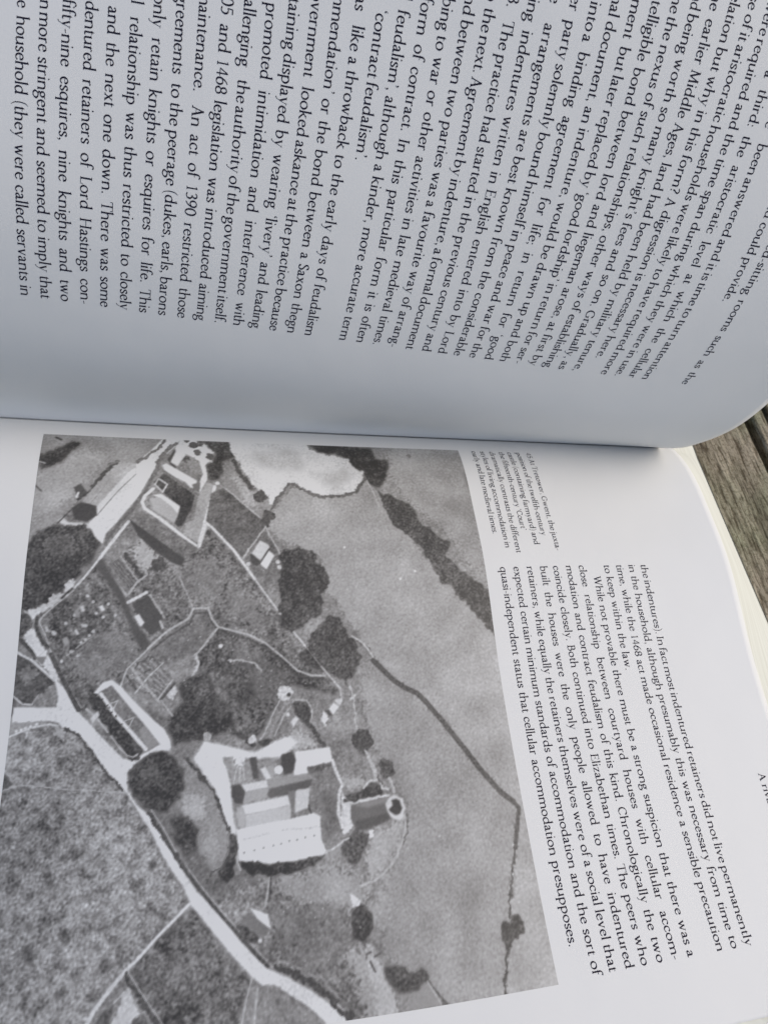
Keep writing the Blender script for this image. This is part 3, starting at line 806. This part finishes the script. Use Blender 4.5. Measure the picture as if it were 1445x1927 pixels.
def draw_print():
    res = 8.0                                            # samples per mm
    W_, H_ = int(PW * res), int((PS1 - PS0) * res)       # columns run along u, rows along s
    rng = np.random.default_rng(3)
    uu = (np.arange(W_) + .5) / res; ss = PS0 + (np.arange(H_) + .5) / res
    wx = [0] + [sum(smooth_noise(H_, W_, c * res, rng) * a for c, a in ((2.2, .16*k), (1.0, .13*k), (.5, .09*k))) for k in (1, 2.0)]
    wy = [0] + [sum(smooth_noise(H_, W_, c * res, rng) * a for c, a in ((2.2, .16*k), (1.0, .13*k), (.5, .09*k))) for k in (1, 2.0)]
    fine = smooth_noise(H_, W_, .55 * res, rng); med = smooth_noise(H_, W_, 1.5 * res, rng); big = smooth_noise(H_, W_, 6 * res, rng); huge = smooth_noise(H_, W_, 16 * res, rng); tuft = smooth_noise(H_, W_, 2.1 * res, rng)
    img = 138 + fine * 5 + med * 6 + big * 4
    def blur(m, r):
        n = int(round(r * res))
        if n < 1: return m
        for ax in (0, 1):
            for _ in range(2):
                p = np.pad(m, [(n + 1, n) if a == ax else (0, 0) for a in (0, 1)], mode='edge')
                cs_ = np.cumsum(p, ax)
                m = (np.take(cs_, range(2*n+1, cs_.shape[ax]), ax) - np.take(cs_, range(0, cs_.shape[ax]-2*n-1), ax)) / (2*n+1)
        return m
    for line in PRINT.strip().split('\n'):
        head, pts = line.split(':'); k = head[0]; g, wd, r = head[1:].split(','); g, wd, r = float(g), float(wd), int(r)
        P = np.array([[float(v) for v in q.split(',')] for q in pts.split()]) / 10.0
        pad = wd * 3 + 1.5
        c0, c1 = np.clip(((np.array([P[:, 0].min() - pad, P[:, 0].max() + pad])) * res).astype(int), 0, W_)
        r0, r1 = np.clip(((np.array([P[:, 1].min() - pad, P[:, 1].max() + pad]) - PS0) * res).astype(int), 0, H_)
        if c1 - c0 < 2 or r1 - r0 < 2: continue
        sl = (slice(r0, r1), slice(c0, c1))
        X = np.broadcast_to(uu[None, c0:c1], (r1-r0, c1-c0)); Y = np.broadcast_to(ss[r0:r1, None], X.shape)
        q = min(1.0, math.sqrt(np.ptp(P[:, 0]) * np.ptp(P[:, 1])) / 9) if k == 'P' else (.8 if g < 130 else .3)
        if r: X = X + wx[r][sl] * q; Y = Y + wy[r][sl] * q
        if k == 'P':
            m = np.zeros(X.shape, bool)
            for (ax, ay), (bx, by) in zip(P, np.roll(P, -1, 0)):
                if ay == by: continue
                hit = ((Y < ay) != (Y < by))
                m ^= hit & (X < ax + (Y - ay) * (bx - ax) / (by - ay))
            m = blur(m.astype(float), max(wd * .6, .15 if r else .08))
            area = m.sum() / res**2
            if r: m = np.clip(m + fine[sl] * 1.1 * m * (1 - m), 0, 1)
            leafy = -3 + 4.5 * np.clip(tuft[sl], -1.2, 1.8) + 3 * fine[sl] if (r and g < 100 and area > 8) else 0
            tone = g + leafy + (0 if r == 0 and area < 60 else (1.8 if g > 145 else 5.0) * med[sl] + fine[sl] * (3 if g > 145 else 5) + big[sl] * 2)
        else:
            D2 = np.full(X.shape, 1e9)
            if k == 'D':
                for ax, ay in P: D2 = np.minimum(D2, (X-ax)**2 + (Y-ay)**2)
                half = wd
            else:
                for (ax, ay), (bx, by) in zip(P[:-1], P[1:]):
                    dx, dy = bx-ax, by-ay; t = np.clip(((X-ax)*dx + (Y-ay)*dy) / (dx*dx+dy*dy+1e-9), 0, 1)
                    D2 = np.minimum(D2, (X-ax-t*dx)**2 + (Y-ay-t*dy)**2)
                half = wd * .5
            if k == 'S' and wd < .6 and g > 170: g = 140 + (g - 140) * .8
            m = np.clip((half - np.sqrt(D2)) / .3 + .5, 0, 1)
            tone = g + fine[sl] * 5
        img[sl] = img[sl] * (1 - m) + tone * m
        if k == 'P' and r and g in (143, 112, 113, 123, 105, 135) and area > 120:      # rough grazing: clumps and tussocks
            if g == 143: tus = 19 * np.clip(np.minimum(tuft[sl], .45) * .8 + fine[sl] * .3 + huge[sl] * .25, -2.3, 1.2) + 3
            else: tus = 8 * np.clip(med[sl] * .6 + fine[sl] * .6 + big[sl] * .4 + huge[sl] * .3, -2.2, 1.7)
            img[sl] += m * tus
    img += fine * 2.0 + big * 2.2 + huge * 3.0 + rng.standard_normal(img.shape) * 3.0
    img = 140 + (img - 140) * 1.13
    return np.clip(img, 56, 224), uu, ss

def build_print(page):
    img, uu, ss = draw_print()
    st = 2
    H_, W_ = (img.shape[0] // st) * st, (img.shape[1] // st) * st
    img = img[:H_, :W_].reshape(H_//st, st, W_//st, st).mean((1, 3))
    h, wd = img.shape
    u = np.linspace(0, PW, wd); s = np.linspace(PS0, PS1, h)
    U, Sx = np.meshgrid(u, s)
    V = on_leaf('R', PX - U.ravel(), Sx.ravel(), 0.02)
    lin = lambda g: np.where(g <= 10.3, g / 255 / 12.92, ((g / 255 + .055) / 1.055) ** 2.4)
    rf = lin(img.ravel()) / lin(np.array(PRINT_WHITE))
    rf = np.clip(rf, 0.05, 1.0)[:, None] * np.array(PAPER)[None]
    dark = np.clip(1 - img.ravel() / 200, 0, 1)[:, None]
    col = rf * (1 + dark * np.array([[.09, -.01, -.11]]))
    me = bpy.data.meshes.new("aerial_photograph")
    nf = (h - 1) * (wd - 1)
    idx = np.arange(h * wd).reshape(h, wd)
    quads = np.stack([idx[:-1, :-1], idx[1:, :-1], idx[1:, 1:], idx[:-1, 1:]], -1).reshape(-1, 4)
    me.vertices.add(h * wd); me.vertices.foreach_set("co", V.astype(np.float32).ravel())
    me.loops.add(nf * 4); me.loops.foreach_set("vertex_index", quads.astype(np.int32).ravel())
    me.polygons.add(nf); me.polygons.foreach_set("loop_start", np.arange(0, nf * 4, 4, dtype=np.int32))
    me.update(calc_edges=True)
    me.polygons.foreach_set("use_smooth", np.ones(nf, bool))
    ca = me.color_attributes.new("tone", 'FLOAT_COLOR', 'POINT')
    ca.data.foreach_set("color", np.concatenate([col, np.ones((len(col), 1))], 1).astype(np.float32).ravel())
    me.materials.append(M_print)
    o = bpy.data.objects.new("aerial_photograph", me); C.objects.link(o); o.parent = page
    return o
PRINT_WHITE = 219.0

# ------------------------------------------------------------ the wooden table
TZ = -14.0
def plank(x0, x1, y0, y1, z0, z1, m, parent, seed, name="plank"):
    """a weathered slat with worn, slightly wavy edges; local y runs along the grain"""
    rng = np.random.default_rng(seed)
    n = 240
    ys = np.linspace(y0, y1, n)
    def wav(a):
        f = np.convolve(rng.standard_normal(n + 24), np.ones(5) / 5, 'same')[12:-12]
        return f * a
    e0, e1 = wav(.30), wav(.30)
    V, F = [], []
    for i, yy in enumerate(ys):
        a, b = x0 + e0[i], x1 + e1[i]; rr = .9 + .2 * rng.random()
        V += [(a, yy, z0), (a, yy, z1 - rr), (a + rr * .35, yy, z1 - rr * .3), (a + rr, yy, z1),
              (b - rr, yy, z1), (b - rr * .35, yy, z1 - rr * .3), (b, yy, z1 - rr), (b, yy, z0)]
    for i in range(n - 1):
        for k in range(8):
            F.append((i*8+k, i*8+(k+1) % 8, i*8+8+(k+1) % 8, i*8+8+k))
    F += [tuple(range(7, -1, -1)), tuple((n-1)*8+k for k in range(8))]
    return mesh_obj(name, np.array(V) * MM, F, m, parent)

table = thing("wooden_table", "weathered grey brown slatted wooden table top under the open book", "table")
ang = math.radians(4.6)
table.location = (150.4 * MM, 0, 0)
table.rotation_euler = (0, 0, ang)
table.location.z = 0
WM = [wood_mat("weathered_wood_%d" % i, i) for i in range(3)]
edges = [(-488, -396), (-390, -298), (-292, -200), (-194, -102), (-96, -.2), (4.6, 10.4), (11.8, 86), (92, 184), (190, 282)]
for i, (a, b_) in enumerate(edges):
    plank(a, b_, -520, 560, TZ - 20, TZ - (.5 if i == 5 else 0), WM[i % 3], table, i + 2)
for yy in (-420, 40, 460):
    mesh_obj("crossbar", np.array([(x, y, z) for x in (-488, 282) for y in (yy - 35, yy + 35) for z in (TZ - 48, TZ - 20.4)]) * MM,
             [(0, 1, 3, 2), (4, 6, 7, 5), (0, 4, 5, 1), (2, 3, 7, 6), (0, 2, 6, 4), (1, 5, 7, 3)], WM[0], table)

# ------------------------------------------------------------ the book
book = thing("open_book", "open illustrated history book with curved white pages of printed text and an aerial photograph", "book")
XHEAD = {'L': 102.1, 'R': 107.3}
XFOOT = -112.0
FORE = 159.1

def leaf_obj(name, side, label):
    xs = np.linspace(XFOOT, XHEAD[side], 110); s = np.linspace(0, FORE, 240)
    Sx, Xx = np.meshgrid(s, xs)
    top = on_leaf(side, Xx.ravel(), Sx.ravel(), 0.0)
    V = top; n, m_ = len(xs), len(s)
    idx = np.arange(n * m_).reshape(n, m_)
    F = np.stack([idx[:-1, :-1], idx[1:, :-1], idx[1:, 1:], idx[:-1, 1:]], -1).reshape(-1, 4)
    if side == 'L': F = F[:, ::-1] if False else F
    bot = on_leaf(side, Xx.ravel(), Sx.ravel(), -0.12)
    V = np.concatenate([top, bot]); k = n * m_
    F = F.tolist() + (F[:, ::-1] + k).tolist()
    ring = list(idx[0, :]) + list(idx[1:, -1]) + list(idx[-1, -2::-1]) + list(idx[-2:0:-1, 0])
    for a, b_ in zip(ring, ring[1:] + ring[:1]): F.append((a, b_, b_ + k, a + k))
    o = mesh_obj(name, V, F, M_paper, book, True)
    nr = len(ring)
    for p_ in o.data.polygons[len(F) - nr:]: p_.use_smooth = False
    if label: o["label"] = label
    return o

page_l = leaf_obj("page", 'L', "raised left page covered with printed lines of text")
page_r = leaf_obj("page", 'R', "flat right page with aerial photograph, caption and text")

ink = Ink('L')
for n, pre, sa, rest, se in LEFT:
    x = XL0 - LEAD * n
    sp, f = ink.fit(rest, sa, se, x, UNIT, 1.05)
    pw, ns = width(pre) * UNIT * f, pre.count(' ')
    room = MARGIN_L - sa if n not in (3, 25) else MARGIN_L - 4 - sa        # paragraphs start indented
    sp = (room - pw) / ns
    g = 1.0
    if sp < 26 * UNIT: g = (room - ns * 34 * UNIT) / pw; sp = 34 * UNIT
    ink.run(pre, sa + room, x, UNIT, sp, UNIT * f * g)
ink.build("body_text", page_l)

ink = Ink('R')
for n, s0, txt, s1 in RIGHT: ink.fit(txt, s0, s1, XR0 - LEAD * n, UNIT, 1.065)
ink.build("body_text", page_r)
ink = Ink('R')
for x, txt, s1 in CAPTION: ink.fit(txt, 6.85, s1, x, UNIT * .78, None)
ink.build("caption", page_r)
ink = Ink('R')
ink.run("A rival", 108.1, 96.55, UNIT * .98, 55 * UNIT, UNIT * 1.05)
ink.build("running_head", page_r)

build_print(page_r)

# leaves under the right page, fanned out a little at the head, down to the cover
def head_out(y):
    """x of the lower leaves' head edge at height y of the table plane"""
    return 121.6 - .090 * (np.maximum(y, -75) - 6)
def block_right():
    ss = np.concatenate([np.linspace(0, 13, 14), np.linspace(14, FORE + 2.2, 140)])
    t = np.linspace(0, 1, 12)
    cols = []
    xi = np.linspace(XFOOT, XHEAD['R'], 60)
    V, F = [], []
    # top sheet just under the page, then a slanted head face, then the bottom
    rows = []
    for s in ss:
        topl = on_leaf('R', xi, np.full(len(xi), s), -0.2) / MM
        row = [tuple(q) for q in topl]
        hx = row[-1]
        ox, oz = head_out(hx[1]) , TZ + .75
        for k in t[1:]:
            zz = hx[2] + (oz - hx[2]) * k
            row.append((hx[0] + (ox - hx[0]) * k, hx[1], zz))
        row.append((XFOOT, hx[1] if abs(hx[1]) < 400 else 0, oz))
        rows.append(row)
    spine = [[(x, y + e, z - .02 * e) for x, y, z in rows[0]] for e in (8.5, 6, 3)]
    rows = spine + rows
    m_ = len(rows[0])
    for r in rows: V += r
    for i in range(len(rows) - 1):
        for k in range(m_):
            F.append((i*m_+k, (i+1)*m_+k, (i+1)*m_+(k+1) % m_, i*m_+(k+1) % m_))
    F.append(tuple(range(m_))); F.append(tuple((len(rows)-1)*m_+k for k in range(m_-1, -1, -1)))
    return mesh_obj("page_block", np.array(V) * MM, F, M_block, book)
block_right()

def block_left():
    xs = np.linspace(XFOOT, XHEAD['L'] - .3, 40); s = np.linspace(0, FORE, 90)
    Sx, Xx = np.meshgrid(s, xs)
    a = on_leaf('L', Xx.ravel(), Sx.ravel(), -0.2); b_ = on_leaf('L', Xx.ravel(), Sx.ravel(), -7.5)
    n, m_ = len(xs), len(s); k = n * m_
    idx = np.arange(k).reshape(n, m_)
    F = np.stack([idx[:-1, :-1], idx[1:, :-1], idx[1:, 1:], idx[:-1, 1:]], -1).reshape(-1, 4)
    F = F.tolist() + (F[:, ::-1] + k).tolist()
    ring = list(idx[0, :]) + list(idx[1:, -1]) + list(idx[-1, -2::-1]) + list(idx[-2:0:-1, 0])
    for p, q in zip(ring, ring[1:] + ring[:1]): F.append((p, q, q + k, p + k))
    return mesh_obj("page_block", np.concatenate([a, b_]), F, M_block, book, True)
block_left()

def cover():
    """flexible cover: under the right leaves, round the spine and up behind the left leaves"""
    prof_s = np.linspace(FORE + 2, 0, 60)
    rows = []
    xs = np.linspace(0, 1, 24)
    for s in prof_s:                                       # lower half lies on the table
        y = on_leaf('R', np.array([60.]), np.array([s]))[0][1] / MM
        hi = head_out(y) + .55
        rows.append([(XFOOT - 1 + (hi - XFOOT + 1) * t, y, TZ + .7) for t in xs])
    last = rows[-1]
    for e in (3, 6, 9.2):
        rows.append([(x, y + e, z) for x, y, z in last])
    nb = len(rows) - 1
    for k in np.linspace(.15, 1, 5):                       # spine
        hi = head_out(6) + .55 + (XHEAD['L'] - head_out(6)) * k
        e = on_leaf('L', XFOOT - 1 + (hi - XFOOT + 1) * xs, np.zeros(24), -7.8) / MM
        b0 = np.array(rows[nb])
        rows.append([tuple(q) for q in (b0 * (1 - k) + e * k)])
    for s in np.linspace(1, FORE + 2, 60):                 # upper half
        rows.append([tuple(q) for q in on_leaf('L', XFOOT - 1 + (XHEAD['L'] + 1.0 - XFOOT + 1) * xs, np.full(24, s), -7.8) / MM])
    V = np.array(rows).reshape(-1, 3)
    nr, nc = len(rows), 24
    g1 = np.gradient(np.array(rows), axis=0); g2 = np.gradient(np.array(rows), axis=1)
    nn = np.cross(g1, g2).reshape(-1, 3); nn /= np.linalg.norm(nn, axis=1, keepdims=True) + 1e-9
    if nn[nc * 10 + 5][2] > 0: nn = -nn
    V2 = V + nn * .6
    idx = np.arange(nr * nc).reshape(nr, nc); k = nr * nc
    F = np.stack([idx[:-1, :-1], idx[1:, :-1], idx[1:, 1:], idx[:-1, 1:]], -1).reshape(-1, 4)
    F = F.tolist() + (F[:, ::-1] + k).tolist()
    ring = list(idx[0, :]) + list(idx[1:, -1]) + list(idx[-1, -2::-1]) + list(idx[-2:0:-1, 0])
    for p, q in zip(ring, ring[1:] + ring[:1]): F.append((p, q, q + k, p + k))
    return mesh_obj("cover", np.concatenate([V, V2]) * MM, F, M_cover, book, True)
cover()
